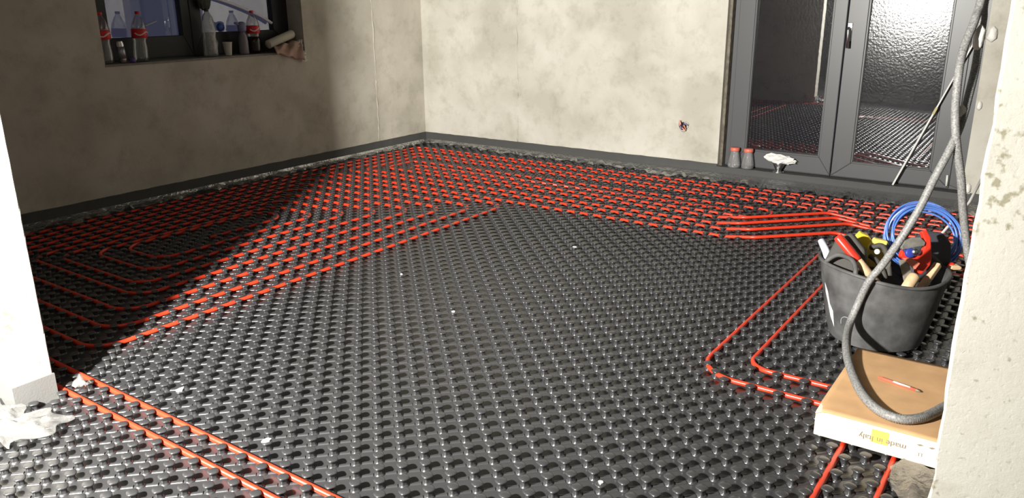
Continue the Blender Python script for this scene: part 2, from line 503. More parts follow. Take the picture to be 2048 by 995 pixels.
# ------------------------------------------------------------------ studded underfloor heating mat
MX0, MX1, MY0, MY1 = XL + .013, XR - .02, -1.2, YB - .03
mat_root = thing('studded_mat', 'black studded underfloor heating mat covering the whole floor', 'floor mat', (0, 0, 0))
b = MB().box((MX0, PY1 + .009, -.02), (MX1, MY1, 0.0)).box((PX0 + .014, PY0, -.02), (PX1 - .004, PY1 + .009, 0.0)).box((MX0, MY0, -.02), (MX1, PY0 - .009, 0.0)).box((PX0 + .014, PY0 - .009, -.02), (PX1 - .004, PY0, 0.0))
mat_base = b.build('mat_base', m_mat, mat_root)
# one stud: round foot, narrow four-ribbed neck, overhanging domed cap
SEG = 24
prof = [(.0165, 0.0, .0), (.0150, .0030, .03), (.0122, .0042, .10), (.0116, .0060, .12), (.0110, .0200, .12), (.0125, .0216, .10),
        (.0166, .0230, .08), (.0180, .0250, .07), (.0172, .0276, .06), (.0140, .0292, .03), (.0070, .0300, .0), (.0, .0302, .0)]
sv = []
for r, z, lob in prof:
    for k in range(SEG):
        a = 2 * math.pi * k / SEG
        rr = r * (1 + lob * math.cos(4 * (a - math.radians(20))))
        sv.append((rr * math.cos(a), rr * math.sin(a), z))
sv = np.array(sv, dtype=np.float64)
sf = []
for i in range(len(prof) - 1):
    for k in range(SEG):
        k2 = (k + 1) % SEG
        sf.append((i*SEG+k, i*SEG+k2, (i+1)*SEG+k2, (i+1)*SEG+k))
sf = np.array(sf, dtype=np.int64)
def proj(P):
    d = Vector(P) - CAM; dep = d.dot(FW)
    if dep < .2: return None
    return 1024 + FPX * d.dot(RT) / dep, 497.5 - FPX * d.dot(UP) / dep, dep
spots = []
for i in range(int(MX0 / .05) + 1, int(MX1 / .05)):
    for j in range(int(-.4 / .05), int(MY1 / .05)):
        if (i + j) % 2: continue
        x, y = .05 * i, .05 * j
        if x < MX0 + .03 or x > MX1 - .03 or y > MY1 - .03: continue
        if PY0 - .03 < y < PY1 + .03 and (x < PX0 + .03 or x > PX1 - .03): continue
        if y < PY0 and x < PX0 - .6: continue
        p = proj((x, y, .02))
        if p is None or p[0] < -500 or p[0] > 2500 or p[1] > 1500: continue
        spots.append((p[2], p, x, y))
spots.sort(key=lambda s: s[0])
near = [s for s in spots if 20 < s[1][0] < 1600 and s[1][1] < 985][:100]
near_set = {(s[2], s[3]) for s in near}
me1 = bpy.data.meshes.new('stud')
me1.from_pydata([tuple(v) for v in sv], [], [tuple(f) for f in sf.tolist()])
me1.polygons.foreach_set('use_smooth', [True] * len(sf)); me1.materials.append(m_mat)
for d_, p_, x, y in near:
    o = bpy.data.objects.new('stud', me1); COL.objects.link(o); o.location = (x, y, 0); o.parent = mat_root
rest = np.array([(s[2], s[3], 0) for s in spots if (s[2], s[3]) not in near_set])
allv = (sv[None] + rest[:, None]).reshape(-1, 3)
allf = (sf[None] + (np.arange(len(rest)) * len(sv))[:, None, None]).reshape(-1, 4)
me2 = bpy.data.meshes.new('stud_field')
me2.vertices.add(len(allv)); me2.vertices.foreach_set('co', allv.astype(np.float32).ravel())
me2.loops.add(allf.size); me2.loops.foreach_set('vertex_index', allf.astype(np.int32).ravel())
me2.polygons.add(len(allf)); me2.polygons.foreach_set('loop_start', np.arange(0, allf.size, 4, dtype=np.int32))
me2.polygons.foreach_set('use_smooth', np.ones(len(allf), dtype=bool))
me2.materials.append(m_mat); me2.update(calc_edges=True); me2.validate()
of = bpy.data.objects.new('stud_field', me2); COL.objects.link(of); of.parent = mat_root; of['kind'] = 'stuff'
# low moulded ribs between diagonal neighbours
rv = []; rf = []; re = []
ud = np.array((1, 1)) / math.sqrt(2); vd = np.array((-1, 1)) / math.sqrt(2)
NR = 8
for d_, p_, x, y in spots:
    c = np.array((x + .025, y + .025)); o = len(rv)
    for e in (-.017, .017):
        for k in range(NR + 1):
            a = math.pi * k / NR
            q = c + ud * e + vd * (.0080 * math.cos(a))
            rv.append((q[0], q[1], .0042 * math.sin(a)))
    for k in range(NR):
        rf.append((o+k, o+k+1, o+NR+1+k+1, o+NR+1+k))
    o2 = len(rv); rv.extend(rv[o:o2])
    re.append(tuple(o2 + k for k in range(NR, -1, -1))); re.append(tuple(o2 + NR + 1 + k for k in range(NR + 1)))
b = MB(); b.add(rv, rf, True); b.f += re; b.sm += [False] * len(re)
b.build('moulded_ribs', m_mat, mat_root)['kind'] = 'stuff'

# ------------------------------------------------------------------ red heating pipes
PR, PZ = .0097, .0145
def pipe(pts, rad, label):
    P = [(p[0], p[1], p[2] if len(p) > 2 else PZ) for p in pts]
    b = MB(); b.tube(fillet(P, rad, 8), PR, 10)
    return tag(b.build('heating_pipe', m_pipe), label, 'pipe', 'red heating pipes')
# left circuit, comes in past the white wall end
pa = [(XR - .1, 1.275), (-4.975, 1.275), (-4.975, 4.325)]
ybs = [1.425, 1.575, 1.725, 1.875, 1.975, 2.125, 2.275]
for k in range(7):
    xr = -3.025 - .15 * k
    pa += [(xr, 4.325 - .15 * k), (xr, ybs[k])]
    xl = -4.875 + .1 * k if k < 6 else -4.325
    pa += [(xl, ybs[k])]
    pa += [(xl, 4.325 - .15 * (k + 1))]
pa = pa[:-1] + [(-4.325, 3.275), (-4.075, 3.275), (-4.075, 2.7)]
pipe(pa, .13, 'red pipe coiled in the shaded left bay, upper of two feeds at bottom left')
# back circuit
tb = [5.725, 5.625, 5.475, 5.375, 5.175]
bb = [4.425, 4.575, 4.675, 4.825, 4.925]
br = [4.775, 5.025, 5.125, 5.225, None]
xb = [-1.30, -1.38, -1.48, -1.50, None]
xrt = [.75, .65, .55, .45]
pb = [(XR - .1, 1.175), (-5.075, 1.175), (-5.075, tb[0])]
for k in range(4):
    dy = br[k] - bb[k]
    pb += [(xrt[k], tb[k]), (xrt[k], br[k]), (xb[k] + dy + .22, br[k]), (xb[k] + dy, br[k], .039), (xb[k], bb[k], .039), (xb[k] - .18, bb[k])]
    xl = -4.975 + .11 * k
    pb += [(xl, bb[k]), (xl, tb[k + 1])]
pb += [(-1.42, 5.175), (-1.42, 4.925), (-4.475, 4.925), (-4.475, 5.05), (-1.6, 5.05)]
pipe(pb, .08, 'red pipe in long rows along the back wall, lower of two feeds at bottom left')
pipe([(.9, 4.5), (-.925, 4.5), (-.925, 2.625), (-.325, 2.625), (-.325, 1.625), (1.2, 1.625)], {'d': .1, 2: .16}, 'outer red pipe bending in front of the black bucket')
pipe([(.9, 4.4), (-.775, 4.4), (-.775, 2.775), (-.175, 2.775), (-.175, 1.775), (1.2, 1.775)], {'d': .1, 2: .09}, 'inner red pipe bending close beside the black bucket')

# ------------------------------------------------------------------ plastic film along the walls
def hnoise(n, amp, seed, sm=3):
    g = np.random.default_rng(seed).normal(0, 1, n)
    for _ in range(sm): g = (np.roll(g, 1) + g * 2 + np.roll(g, -1)) / 4
    return g / (g.std() + 1e-9) * amp
def film_run(p0, p1, inward, w0, w1, name, label, seed, ztop=.055):
    P0, P1, I = Vector(p0), Vector(p1), Vector(inward)
    L = (P1 - P0).length; nu = int(L / .013); nv = 10
    hz = [hnoise(nu + 1, .006 if j < 7 else .010, seed + j, 2) for j in range(nv + 1)]
    wz = hnoise(nu + 1, .028, seed + 50, 6)
    def fn(u, v):
        i = int(round(u * nu)); j = int(round(v * nv))
        w = (w0 + (w1 - w0) * u + wz[i])
        z = ztop * max(0, 1 - v * 2.4) ** 1.3 + .0335 * min(1, v * 2)
        base = P0.lerp(P1, u) + I * (.016 + w * v)
        return base + Vector((0, 0, max(.0315, z + hz[j][i] * (.4 + v)) if v > .12 else z))
    b = MB().grid(fn, nu, nv)
    return tag(b.build(name, m_film), label, 'plastic film')
film_run((XL + .03, YB, 0), (.1, YB, 0), (0, -1, 0), .06, .30, 'plastic_film', 'crinkled clear film flap along the foot of the back wall and door', 3)
film_run((XL, 1.3, 0), (XL, YB - .05, 0), (1, 0, 0), .13, .07, 'plastic_film', 'clear film flap along the foot of the shaded left wall', 9)
def crumple(name, cx, cy, sx, sy, rot, h, seed, n, mat, label, cat, zbase=.031, edge=None):
    nx = int(n); ny = int(n * sy / sx) + 2
    hs = []
    g = np.random.default_rng(seed).normal(0, 1, (ny + 1, nx + 1))
    for _ in range(2):
        g = (g + np.roll(g, 1, 0) + np.roll(g, -1, 0) + np.roll(g, 1, 1) + np.roll(g, -1, 1)) / 5
    g /= g.std()
    ed = hnoise(nx + 1, sy * .07, seed + 3, 5); ed2 = hnoise(ny + 1, sx * .05, seed + 4, 5)
    ca, sa = math.cos(rot), math.sin(rot)
    def fn(u, v):
        i = int(round(u * nx)); j = int(round(v * ny))
        x = (u - .5) * sx + ed2[j] * (u - .5) * 2; y = (v - .5) * sy + ed[i] * (v - .5) * 2
        z = zbase + max(0, (g[j, i] * .5 + .6)) * h * (1 - max(abs(u - .5), abs(v - .5)) * 1.4)
        if edge: z += edge(u, v)
        return Vector((cx + x * ca - y * sa, cy + x * sa + y * ca, z))
    return tag(MB().grid(fn, nx, ny, True).build(name, mat), label, cat)
crumple('plastic_sheet', -2.76, .90, .52, .20, .25, .030, 21, 40, m_film_loose, 'crumpled clear plastic sheet at the foot of the white wall end', 'plastic sheet')
crumple('plastic_sheet', -2.735, 1.215, .07, .05, .6, .025, 25, 10, m_film_loose, 'small scrap of clear plastic between the two feed pipes at the wall end', 'plastic sheet')
crumple('plastic_sheet', -.01, 2.12, .26, .46, .06, .022, 31, 22, film('brown_film', .38, 1.0, 35, (.86,.82,.76), (.42,.37,.31), .16, .15), 'crumpled brownish plastic sheet in front of the cardboard box', 'plastic sheet')

# ------------------------------------------------------------------ cardboard box
box = thing('cardboard_box', 'flat brown cardboard box with made in Italy printed upside down', 'box', (-.19, 2.66, .031))
BX0, BX1, BY0, BY1, BZ0, BZ1 = -.416, .06, 2.375, 2.945, .031, .121
b = MB().box((BX0, BY0, BZ0), (BX1, BY1, BZ1 - .004)); b.build('carton', m_card_pale, box, .003)
def lid(u, v):
    return Vector((BX0 - .001 + (BX1 - BX0 + .002) * u, BY0 - .001 + (BY1 - BY0 + .002) * v, BZ1 + .002 * math.sin(u * 5) * math.sin(v * 4) - .003 * (abs(u - .5) > .47) - (.010 * max(0, .06 - u) / .06 * max(0, .12 - v) / .12)))
b = MB().grid(lid, 24, 24, True)
b.build('lid_flap', m_card, box).modifiers.new('thick', 'SOLIDIFY').thickness = .003
b = MB().box((-.246, BY0 - .0012, .062), (-.197, BY0 - .0002, .106)); b.build('sticker', m_yellow, box)['label'] = 'yellow square sticker'
def text_mesh(s, size, loc, rot, mat, parent, name):
    cu = bpy.data.curves.new(name, 'FONT'); cu.body = s; cu.size = size; cu.extrude = .0002; cu.align_x = 'CENTER'; cu.align_y = 'CENTER'
    t = bpy.data.objects.new('tmp', cu); COL.objects.link(t)
    bpy.context.view_layer.update()
    me = bpy.data.meshes.new_from_object(t.evaluated_get(bpy.context.evaluated_depsgraph_get()))
    bpy.data.objects.remove(t, do_unlink=True)
    me.materials.clear(); me.materials.append(mat)
    o = bpy.data.objects.new(name, me); COL.objects.link(o)
    o.rotation_euler = rot; o.location = Vector(loc) - Vector(parent.location); o.parent = parent
    return o
text_mesh('made in Italy', .0265, (-.214, BY0 - .0016, .074), (math.pi / 2, math.pi, 0), m_ink, box, 'printed_lettering')
text_mesh('LI', .017, (-.106, BY0 - .0010, .064), (math.pi / 2, math.pi, 0), m_ink, box, 'printed_lettering')
b = MB()
for x in (-.110, -.078):
    b.prism([(x - .010, .094), (x - .001, .091), (x + .010, .096), (x + .001, .098)], .0004, Matrix.Translation((0, BY0 - .0008, 0)))
b.build('printed_arrow', m_ink, box)
# pencil on the box
pen = thing('carpenter_pencil', 'red and white carpenter pencil lying on the cardboard box', 'pencil', (-.23, 2.69, BZ1 + .003))
a, c = Vector((-.297, 2.708, BZ1 + .0075)), Vector((-.175, 2.677, BZ1 + .0075))
b = MB(); b.tube([a, c], .0055, 6); b.build('pencil_body', simple('pencil_red', (.72,.16,.10), .4), pen)
b = MB(); b.tube([c, c + (c - a).normalized() * .014], [.0055, .0015], 6); b.build('pencil_tip', m_ink, pen)
b = MB(); b.tube([a.lerp(c, .4) + Vector((0,-.001,.0022)), a.lerp(c, .85) + Vector((0,-.001,.0022))], .0042, 6); b.build('white_band', m_white, pen)

# ------------------------------------------------------------------ rubber bucket
bk = thing('rubber_bucket', 'black rubber builder bucket full of tools beside the cardboard box', 'bucket', (-.43, 3.33, .030))
BC, RC = Vector((-.430, 3.335, .031)), Vector((-.440, 3.395, .320))
def bucket_pt(a, t, off=0.0):
    """t 0 = base, 1 = rim"""
    c = BC.lerp(RC, t)
    r = .178 + (.247 - .178) * (t ** .85) - off
    x, y = math.cos(a), math.sin(a)
    sag = (.020 * -x) * t + .006 * math.sin(3 * a + 1) * t          # leans, left lip higher
    q = c + Vector((x * r * (1 + .012 * math.sin(2 * a) * t), y * r, sag))
    return q
def bucket_shell(b, off, t0, t1, nt=10, seg=56, flip=False):
    V = [bucket_pt(2 * math.pi * k / seg, t0 + (t1 - t0) * i / nt, off) for i in range(nt + 1) for k in range(seg)]
    F = []
    for i in range(nt):
        for k in range(seg):
            k2 = (k + 1) % seg
            f = (i*seg+k, i*seg+k2, (i+1)*seg+k2, (i+1)*seg+k)
            F.append(f[::-1] if flip else f)
    b.add(V, F, True)
b = MB(); bucket_shell(b, 0, 0, 1); bucket_shell(b, .006, .03, 1, flip=True)
seg = 56
V = [bucket_pt(2*math.pi*k/seg, 0, 0) for k in range(seg)]; b.add(V, [tuple(range(seg-1, -1, -1))])
V = [bucket_pt(2*math.pi*k/seg, .03, .006) for k in range(seg)]; b.add(V, [tuple(range(seg))])
b.build('bucket_body', m_rubber, bk)
b = MB(); b.tube([bucket_pt(2*math.pi*k/80, 1.0, 0) for k in range(81)], .0075, 8, False); b.build('rim', m_rubber, bk)
def bucket_handle(a0):
    pts = []
    for s_ in np.linspace(-1, 1, 17):
        q = bucket_pt(a0 + s_ * .33, 1.0)
        lift = .046 * (1 - abs(s_) ** 3)
        d = Vector((math.cos(a0), math.sin(a0), 0))
        pts.append(q + Vector((0, 0, lift)) - d * .035 * (1 - abs(s_) ** 3))
    b = MB(); b.tube(pts, .0095, 8); return b.build('handle', m_rubber, bk)
bucket_handle(math.radians(-122)); bucket_handle(math.radians(58))
# pale splash and scuffs that stick to the side
def patch(a0, t0, pts, mat, name, lab):
    b = MB(); V = [bucket_pt(a0 + x, t0 + z, -.0012) for x, z in pts]
    b.add(V, [tuple(range(len(V)))])
    o = b.build(name, mat, bk); o['label'] = lab
patch(math.radians(-139), .52, [(-.10, .20), (.0, .10), (.04, -.06), (.13, -.14), (.12, -.36), (.02, -.24), (-.04, -.05), (-.10, .06)], m_white, 'paint_splash', 'white splash on the side')
b = MB(); b.tube([bucket_pt(math.radians(-112) + .13*math.cos(t), .28 + .10*math.sin(t), -.001) for t in np.linspace(-.3, 3.4, 20)], .0022, 5)
b.build('scuff', simple('scuff_grey', (.28,.28,.27), .8), bk)

# ------------------------------------------------------------------ tools in the bucket
def rod_thing(name, label, cat, a, c, r, mat, seg=10, group=None):
    b = MB(); b.tube([a, c], r, seg)
    return tag(b.build(name, mat, bevel=0), label, cat, group)
# black tool case
tc_ = thing('tool_case', 'black soft tool case standing in the left of the bucket', 'tool case', (-.55, 3.33, .2))
X = Vector((.17, -.02, -.065)).normalized(); Zv = Vector((-.05, .10, .30)).normalized(); Zv = (Zv - X * Zv.dot(X)).normalized(); Yv = Zv.cross(X)
mc = Matrix((X, Yv, Zv)).transposed().to_4x4(); mc.translation = Vector((-.560, 3.300, .320))
b = MB().prism([(-.080, -.06), (.045, -.06), (.058, .040), (.03, .090), (-.055, .125), (-.092, .07)], .055, mc); b.build('case_body', m_blackcloth, tc_, .012, 3)
b = MB(); b.tube([mc @ Vector(p) for p in ((-.075, -.029, .06), (-.05, -.030, .088), (.02, -.031, .065), (.048, -.030, .03))], .002, 5); b.build('zip', m_grey, tc_)
# hammer
hm = thing('hammer', 'hammer with red grip and pale wooden handle leaning left', 'hammer', (-.5, 3.3, .3))
h0, h1 = Vector((-.600, 3.248, .450)), Vector((-.403, 3.222, .266))
d = (h1 - h0).normalized()
b = MB(); b.tube([h0 - d*.002, h0, h0 + d * .01, h0.lerp(h1, .42), h0.lerp(h1, .46)], [.012, .020, .023, .022, .021], 14, flat=.8); b.build('grip', m_red, hm)['label'] = 'red grip'
b = MB(); b.tube([h0.lerp(h1, .455), h0.lerp(h1, .6), h1], [.0205, .021, .019], 14, flat=.8); b.build('handle', m_wood, hm)['label'] = 'pale wooden handle'
mh = frame_along(h1, h1 + d); b = MB().box((-.030, -.013, -.012), (.030, .013, .012), mh); b.build('head', m_grey, hm, .004)
# yellow pieces
def oriented(o, xdir, zdir):
    X = Vector(xdir).normalized(); Z = Vector(zdir); Z = (Z - X * Z.dot(X)).normalized(); Y = Z.cross(X)
    m = Matrix((X, Y, Z)).transposed().to_4x4(); m.translation = Vector(o); return m
b = MB().prism([(-.030, -.10), (.028, -.10), (.030, .020), (.012, .030), (-.025, .034), (-.034, .006)], .028, oriented((-.548, 3.475, .385), (.9, .4, -.3), (.1, -.1, 1)))
tag(b.build('yellow_tool', m_yellow_tool, bevel=.004), 'bright yellow tool end standing behind the hammer', 'tool')
b = MB().prism([(-.036, -.10), (.030, -.10), (.036, .022), (-.018, .030), (-.036, -.01)], .024, oriented((-.487, 3.478, .375), (.9, .45, -.05), (0, -.1, 1)))
tag(b.build('yellow_tool', simple('pale_yellow', (.80,.64,.16), .5), bevel=.004), 'paler yellow tool end next to the blue coil', 'tool')
# pliers
pl = thing('pliers', 'dark steel pliers lying behind the hammer handle', 'pliers', (-.45, 3.38, .35))
b = MB(); b.tube(smooth_path([(-.50, 3.42, .375), (-.455, 3.40, .395), (-.425, 3.37, .36), (-.40, 3.33, .29)], .01), .011, 8); b.build('handle', m_blackcloth, pl)
b = MB(); b.tube(smooth_path([(-.495, 3.40, .345), (-.46, 3.37, .335), (-.43, 3.33, .315), (-.41, 3.31, .28)], .01), .011, 8); b.build('handle', m_blackcloth, pl)
b = MB().prism([(-.03, -.05), (.02, -.05), (.028, .0), (.010, .045), (-.012, .05), (-.026, .01)], .02, oriented((-.432, 3.345, .315), (.8, .5, -.3), (.2, -.2, 1))); b.build('jaw', m_grey, pl, .004)
b = MB().lathe([(.010, -.004), (.012, 0), (.010, .006)], 12, oriented((-.468, 3.385, .372), (1, 0, 0), (0, -1, .3))); b.build('rivet', m_white, pl)
# red pipe cutter
pc = thing('pipe_cutter', 'red pipe cutter with grey jaw and blue wheel on top of the tools', 'pipe cutter', (-.35, 3.4, .4))
mp = oriented((-.332, 3.392, .412), tuple(RT), (UP.x, UP.y, UP.z))
b = MB().prism([(.020, .062), (.040, .072), (.058, .040), (.062, -.045), (.055, -.072), (.020, -.110), (-.002, -.100), (.006, -.070), (-.030, -.062), (-.066, -.036), (-.056, -.008), (-.046, -.020), (-.020, -.036), (.014, -.030), (.030, -.006), (.032, .030)], .026, mp)
b.build('cutter_body', m_red, pc, .005)
b = MB().prism([(-.066, .002), (-.050, .026), (-.020, .040), (.012, .040), (.032, .020), (.028, .006), (-.010, .000), (-.040, -.006), (-.060, -.010)], .018, mp @ Matrix.Translation((0, -.012, 0))); b.build('jaw', m_grey, pc, .003)
b = MB().lathe([(.016, -.020), (.019, -.018), (.019, .018), (.016, .020)], 20, mp @ Matrix.Translation((-.030, -.008, -.022)) @ Matrix.Rotation(math.pi/2, 4, 'X')); b.build('wheel', m_blue_dk, pc)['label'] = 'blue wheel'
b = MB().lathe([(.009, -.024), (.012, -.022), (.012, .020)], 16, mp @ Matrix.Translation((-.014, -.014, -.018)) @ Matrix.Rotation(math.pi/2, 4, 'X')); b.build('axle', m_steel, pc)
# scraper blade
sc = thing('scraper', 'dull grey scraper with red handle in front of the pipe cutter', 'scraper', (-.35, 3.3, .33))
ms = oriented((-.345, 3.300, .350), tuple(RT + UP * .3), tuple(UP + RT * .35))
b = MB().prism([(-.022, -.090), (.016, -.090), (.019, .028), (-.016, .036)], .006, ms); b.build('blade', m_grey, sc, .001)
b = MB().prism([(-.014, .028), (.018, .020), (.046, -.012), (.020, -.030), (.004, .0)], .016, ms @ Matrix.Translation((.012, -.004, .012))); b.build('handle', simple('red_faded', (.62,.18,.12), .5), sc, .003)
# wooden handles
b = MB().box((-.014, -.012, -.12), (.014, .012, .050), frame_along((-.263, 3.425, .305), (-.238, 3.485, .362)))
tag(b.build('wooden_handle', m_wood, bevel=.004), 'squared pale wooden stick leaning right in the bucket', 'tool handle')
b = MB().lathe([(.020, -.045), (.022, -.01), (.023, .024), (.017, .034)], 16, frame_along((-.316, 3.290, .300), (-.296, 3.345, .345)))
tag(b.build('wooden_handle', m_wood), 'stout round wooden handle end at the front of the bucket', 'tool handle')
b = MB().prism([(-.026, -.008), (.022, -.007), (.026, .004), (.014, .012), (-.016, .009)], .035, oriented((-.200, 3.56, .305), tuple(RT), (0, 0, 1)))
tag(b.build('wood_offcut', m_wood, bevel=.004), 'pale wood offcut lying on the right rim of the bucket', 'wood')
b = MB().lathe([(.013, -.08), (.013, .018), (.010, .024)], 14, frame_along((-.215, 3.56, .30), (-.200, 3.58, .345)))
tag(b.build('marker_cap', m_red), 'short red cap poking out at the right of the bucket', 'cap')
b = MB(); b.tube([(-.685, 3.345, .395), (-.655, 3.318, .362), (-.585, 3.26, .24)], [.014, .0155, .0155], 14)
tag(b.build('plastic_tube', m_lilacwhite), 'lilac white plastic tube at the left rim of the bucket', 'tube')
b = MB(); b.tube([(-.33, 3.47, .20), (-.2905, 3.665, .380), (-.218, 4.378-.35, .448)][:2] + [(-.222, 4.04, .475), (-.19, 4.30, .60)], .0062, 10)
tag(b.build('plastic_rod', m_white), 'long thin white plastic rod leaning out of the bucket', 'rod')
for i, (x, y, z) in enumerate([(-.475, 3.235, .300), (-.452, 3.262, .292), (-.420, 3.205, .297)]):
    d = Vector((random.uniform(-.5, .5), -.8, .5)).normalized()
    b = MB().lathe([(.0055, -.03), (.0085, -.008), (.0085, .006), (.006, .009)], 12, frame_along((x, y, z), Vector((x, y, z)) + d))
    tag(b.build('pipe_fitting', m_white), ['small white fitting under the bucket handle', 'small white fitting beside the hammer handle', 'small white fitting in front of the scraper'][i], 'fitting', 'small white fittings')
# filler so the heap rests on something: dark rags in the bottom of the bucket
def rag(u, v):
    a = 2 * math.pi * u; rr = v
    q = bucket_pt(a, .72, .012)
    c = BC.lerp(RC, .72)
    p = c.lerp(q, rr)
    return p + Vector((0, 0, .02 * math.sin(5 * a) * (1 - rr) * rr * 3 + .015 * math.cos(9 * rr + a)))
b = MB().grid(rag, 40, 8); tag(b.build('dark_rag', m_blackcloth), 'dark rag under the tools inside the bucket', 'rag')
# flat dark slate panel behind the coil
b = MB().prism([(-.085, -.16), (.085, -.16), (.09, .03), (.055, .075), (-.02, .085), (-.08, .04)], .03, oriented((-.30, 3.56, .36), tuple(RT), (UP.x, UP.y, UP.z)))
tag(b.build('dark_panel', simple('dark_slate', (.05,.055,.068), .7, bump=.2, bscale=50), bevel=.012), 'flat dark slate panel inside the blue coil', 'bag')
# blue coil
coil = thing('tube_coil', 'coil of thin blue plastic tube standing in the bucket', 'tube coil', (-.35, 3.6, .35))
CC = Vector((-.338, 3.645, .392)); n1 = RT; n2 = (UP + FW * .15).normalized(); n3 = n1.cross(n2)
pts = []
for k in range(0, 11 * 40):
    t = k / 40; a = 2 * math.pi * t + .8
    rr = .128 + .030 * (.5 + .5 * math.sin(t * 2.1 + 1.0)) + .006 * math.sin(t * 7.3)
    pts.append(CC + n1 * (rr * 1.04 * math.cos(a) + .006 * math.sin(t * 3.1)) + n2 * (rr * .90 * math.sin(a) + .008 * math.cos(t * 1.7)) + n3 * (.018 * math.sin(t * 1.9)))
b = MB(); b.tube(pts, .0042, 7); b.build('tube', m_blue, coil)
pts = [CC + n1 * (.158 * math.cos(a)) + n2 * (.136 * math.sin(a)) + n3 * .006 for a in np.linspace(.3, 2.9, 30)]
b = MB(); b.tube(pts, .0045, 7); b.build('tube_end', simple('pale_blue_tube', (.42,.55,.85), .3), coil)
pts = [CC + n1 * (.167 * math.cos(a)) + n2 * (.150 * math.sin(a)) + n3 * .002 for a in np.linspace(-1.1, 3.6, 40)]
b = MB(); b.tube(pts, .0035, 7); b.build('tube_end', simple('violet_blue_tube', (.30,.33,.80), .3), coil)

# ------------------------------------------------------------------ corrugated conduits
def conduit(pts, r, name, label):
    P = smooth_path(pts, .0034)
    rr = [r * (1.0 if i % 2 else .84) for i in range(len(P))]
    b = MB(); b.tube(P, rr, 10)
    return tag(b.build(name, m_hose), label, 'conduit', 'grey corrugated conduits')
hoseA = [(-.20, 3.62, 2.45), (-.23, 3.57, 1.8), (-.247, 3.498, 1.387), (-.252, 3.432, 1.291), (-.265, 3.375, 1.204), (-.266, 3.324, 1.136), (-.257, 3.284, 1.014), (-.243, 3.255, .927), (-.224, 3.258, .837), (-.199, 3.279, .728), (-.180, 3.311, .609), (-.150, 3.339, .465), (-.11, 3.35, .32), (-.06, 3.33, .16), (.03, 3.27, .06), (.2, 3.2, .047), (.45, 3.15, .046)]
hoseB = [(-.19, 3.67, 2.45), (-.225, 3.62, 1.8), (-.243, 3.575, 1.387), (-.236, 3.532, 1.288), (-.230, 3.477, 1.2), (-.226, 3.433, 1.111), (-.227, 3.374, 1.025), (-.230, 3.313, .94), (-.244, 3.245, .852), (-.278, 3.200, .736), (-.310, 3.165, .619), (-.355, 3.135, .5), (-.402, 3.133, .396), (-.440, 3.126, .325), (-.469, 3.127, .224), (-.480, 3.070, .150), (-.445, 2.877, .148), (-.393, 2.713, .139), (-.318, 2.539, .139), (-.249, 2.445, .139), (-.186, 2.420, .139), (-.135, 2.454, .139), (-.095, 2.535, .139), (-.04, 2.70, .138), (.0, 2.85, .138), (.05, 3.0, .09), (.2, 3.1, .047)]
conduit(hoseA, .0158, 'conduit', 'grey dusty conduit hanging straight down beside the right wall end')
conduit(hoseB, .0158, 'conduit', 'grey corrugated conduit looping past the bucket onto the cardboard box')
for i, (x, y, z, sx, sz) in enumerate([(-.232, 3.47, 1.225, .020, .050), (-.238, 3.33, .965, .016, .03)]):
    g = np.random.default_rng(60 + i)
    b = MB().lathe([(.002, -sz), (sx * .7, -sz * .6), (sx, 0), (sx * .8, sz * .6), (.003, sz)], 10, Matrix.Translation((x, y - .012, z)), lambda a, zz: 1 + .25 * math.sin(3 * a + zz * 60))
    tag(b.build('mortar_lump', m_lumps), ['white mortar lump stuck on the upper conduit', 'small white mortar lump lower on the twisted conduits'][i], 'mortar')
for i, (x, z, s) in enumerate([(-.405, 1.14, .05), (-.412, .69, .03), (-.400, .14, .035)]):
    b = MB().lathe([(.002, -s), (s * .6, -s * .5), (s * .55, .1 * s), (s * .4, s * .6), (.003, s)], 10, Matrix.Translation((x, YB - .004, z)), lambda a, zz: 1 + .25 * math.sin(3 * a + zz * 60))
    tag(b.build('mortar_lump', m_lumps), ['large white mortar lump on the wall right of the door', 'white mortar lump on the wall at mid height right of the door', 'white mortar lump low beside the door frame'][i], 'mortar')

# ------------------------------------------------------------------ white bar leaning on the door
bar = thing('leaning_bar', 'thin white bar leaning diagonally against the right door leaf', 'bar', (-.87, 6.0, .1))
p0, p1 = Vector((-.868, 6.022, .1025)), Vector((-.505, 6.057, 1.09))
mb = frame_along(p0, p1); L = (p1 - p0).length
b = MB().box((-.016, -.006, 0), (.016, .006, L * .545), mb); b.build('lower_profile', m_alu, bar, .002)
b = MB().box((-.0135, -.005, L * .545), (.0135, .005, L), mb); b.build('upper_profile', m_alu, bar, .002)
b = MB().box((-.0185, -.008, L * .515), (.0185, .008, L * .56), mb); b.build('joint_collar', simple('brass_collar', (.45,.40,.18), .5), bar, .001)

# ------------------------------------------------------------------ little bottles and cup on the threshold
def jar(x, y, label, fill):
    t = thing('glass_bottle', label, 'bottle', (x, y, .1), 'small capped bottles')
    b = MB().lathe([(.044, .101), (.048, .108), (.047, .135), (.036, .195), (.031, .222), (.031, .232)], 24, Matrix.Translation((x, y, 0))); b.build('bottle', m_clear_glass, t)
    if fill:
        b = MB().lathe([(.041, .104), (.044, .110), (.0435, .112+fill)], 20, Matrix.Translation((x, y, 0))); b.build('contents', simple('bottle_dregs', (.05,.05,.05), .2), t)
    b = MB().lathe([(.034, .230), (.036, .233), (.036, .250), (.033, .256)], 24, Matrix.Translation((x, y, 0))); b.build('cap', simple('coral_cap', (.70,.17,.12), .4), t)
jar(-2.030, 6.028, 'small clear bottle with red cap, left of the pair by the door', 0)
jar(-1.922, 6.030, 'small clear bottle with red cap, right of the pair by the door', .008)
cup = thing('metal_cup', 'small shiny metal cup on the door threshold', 'cup', (-1.68, 6.02, .1))
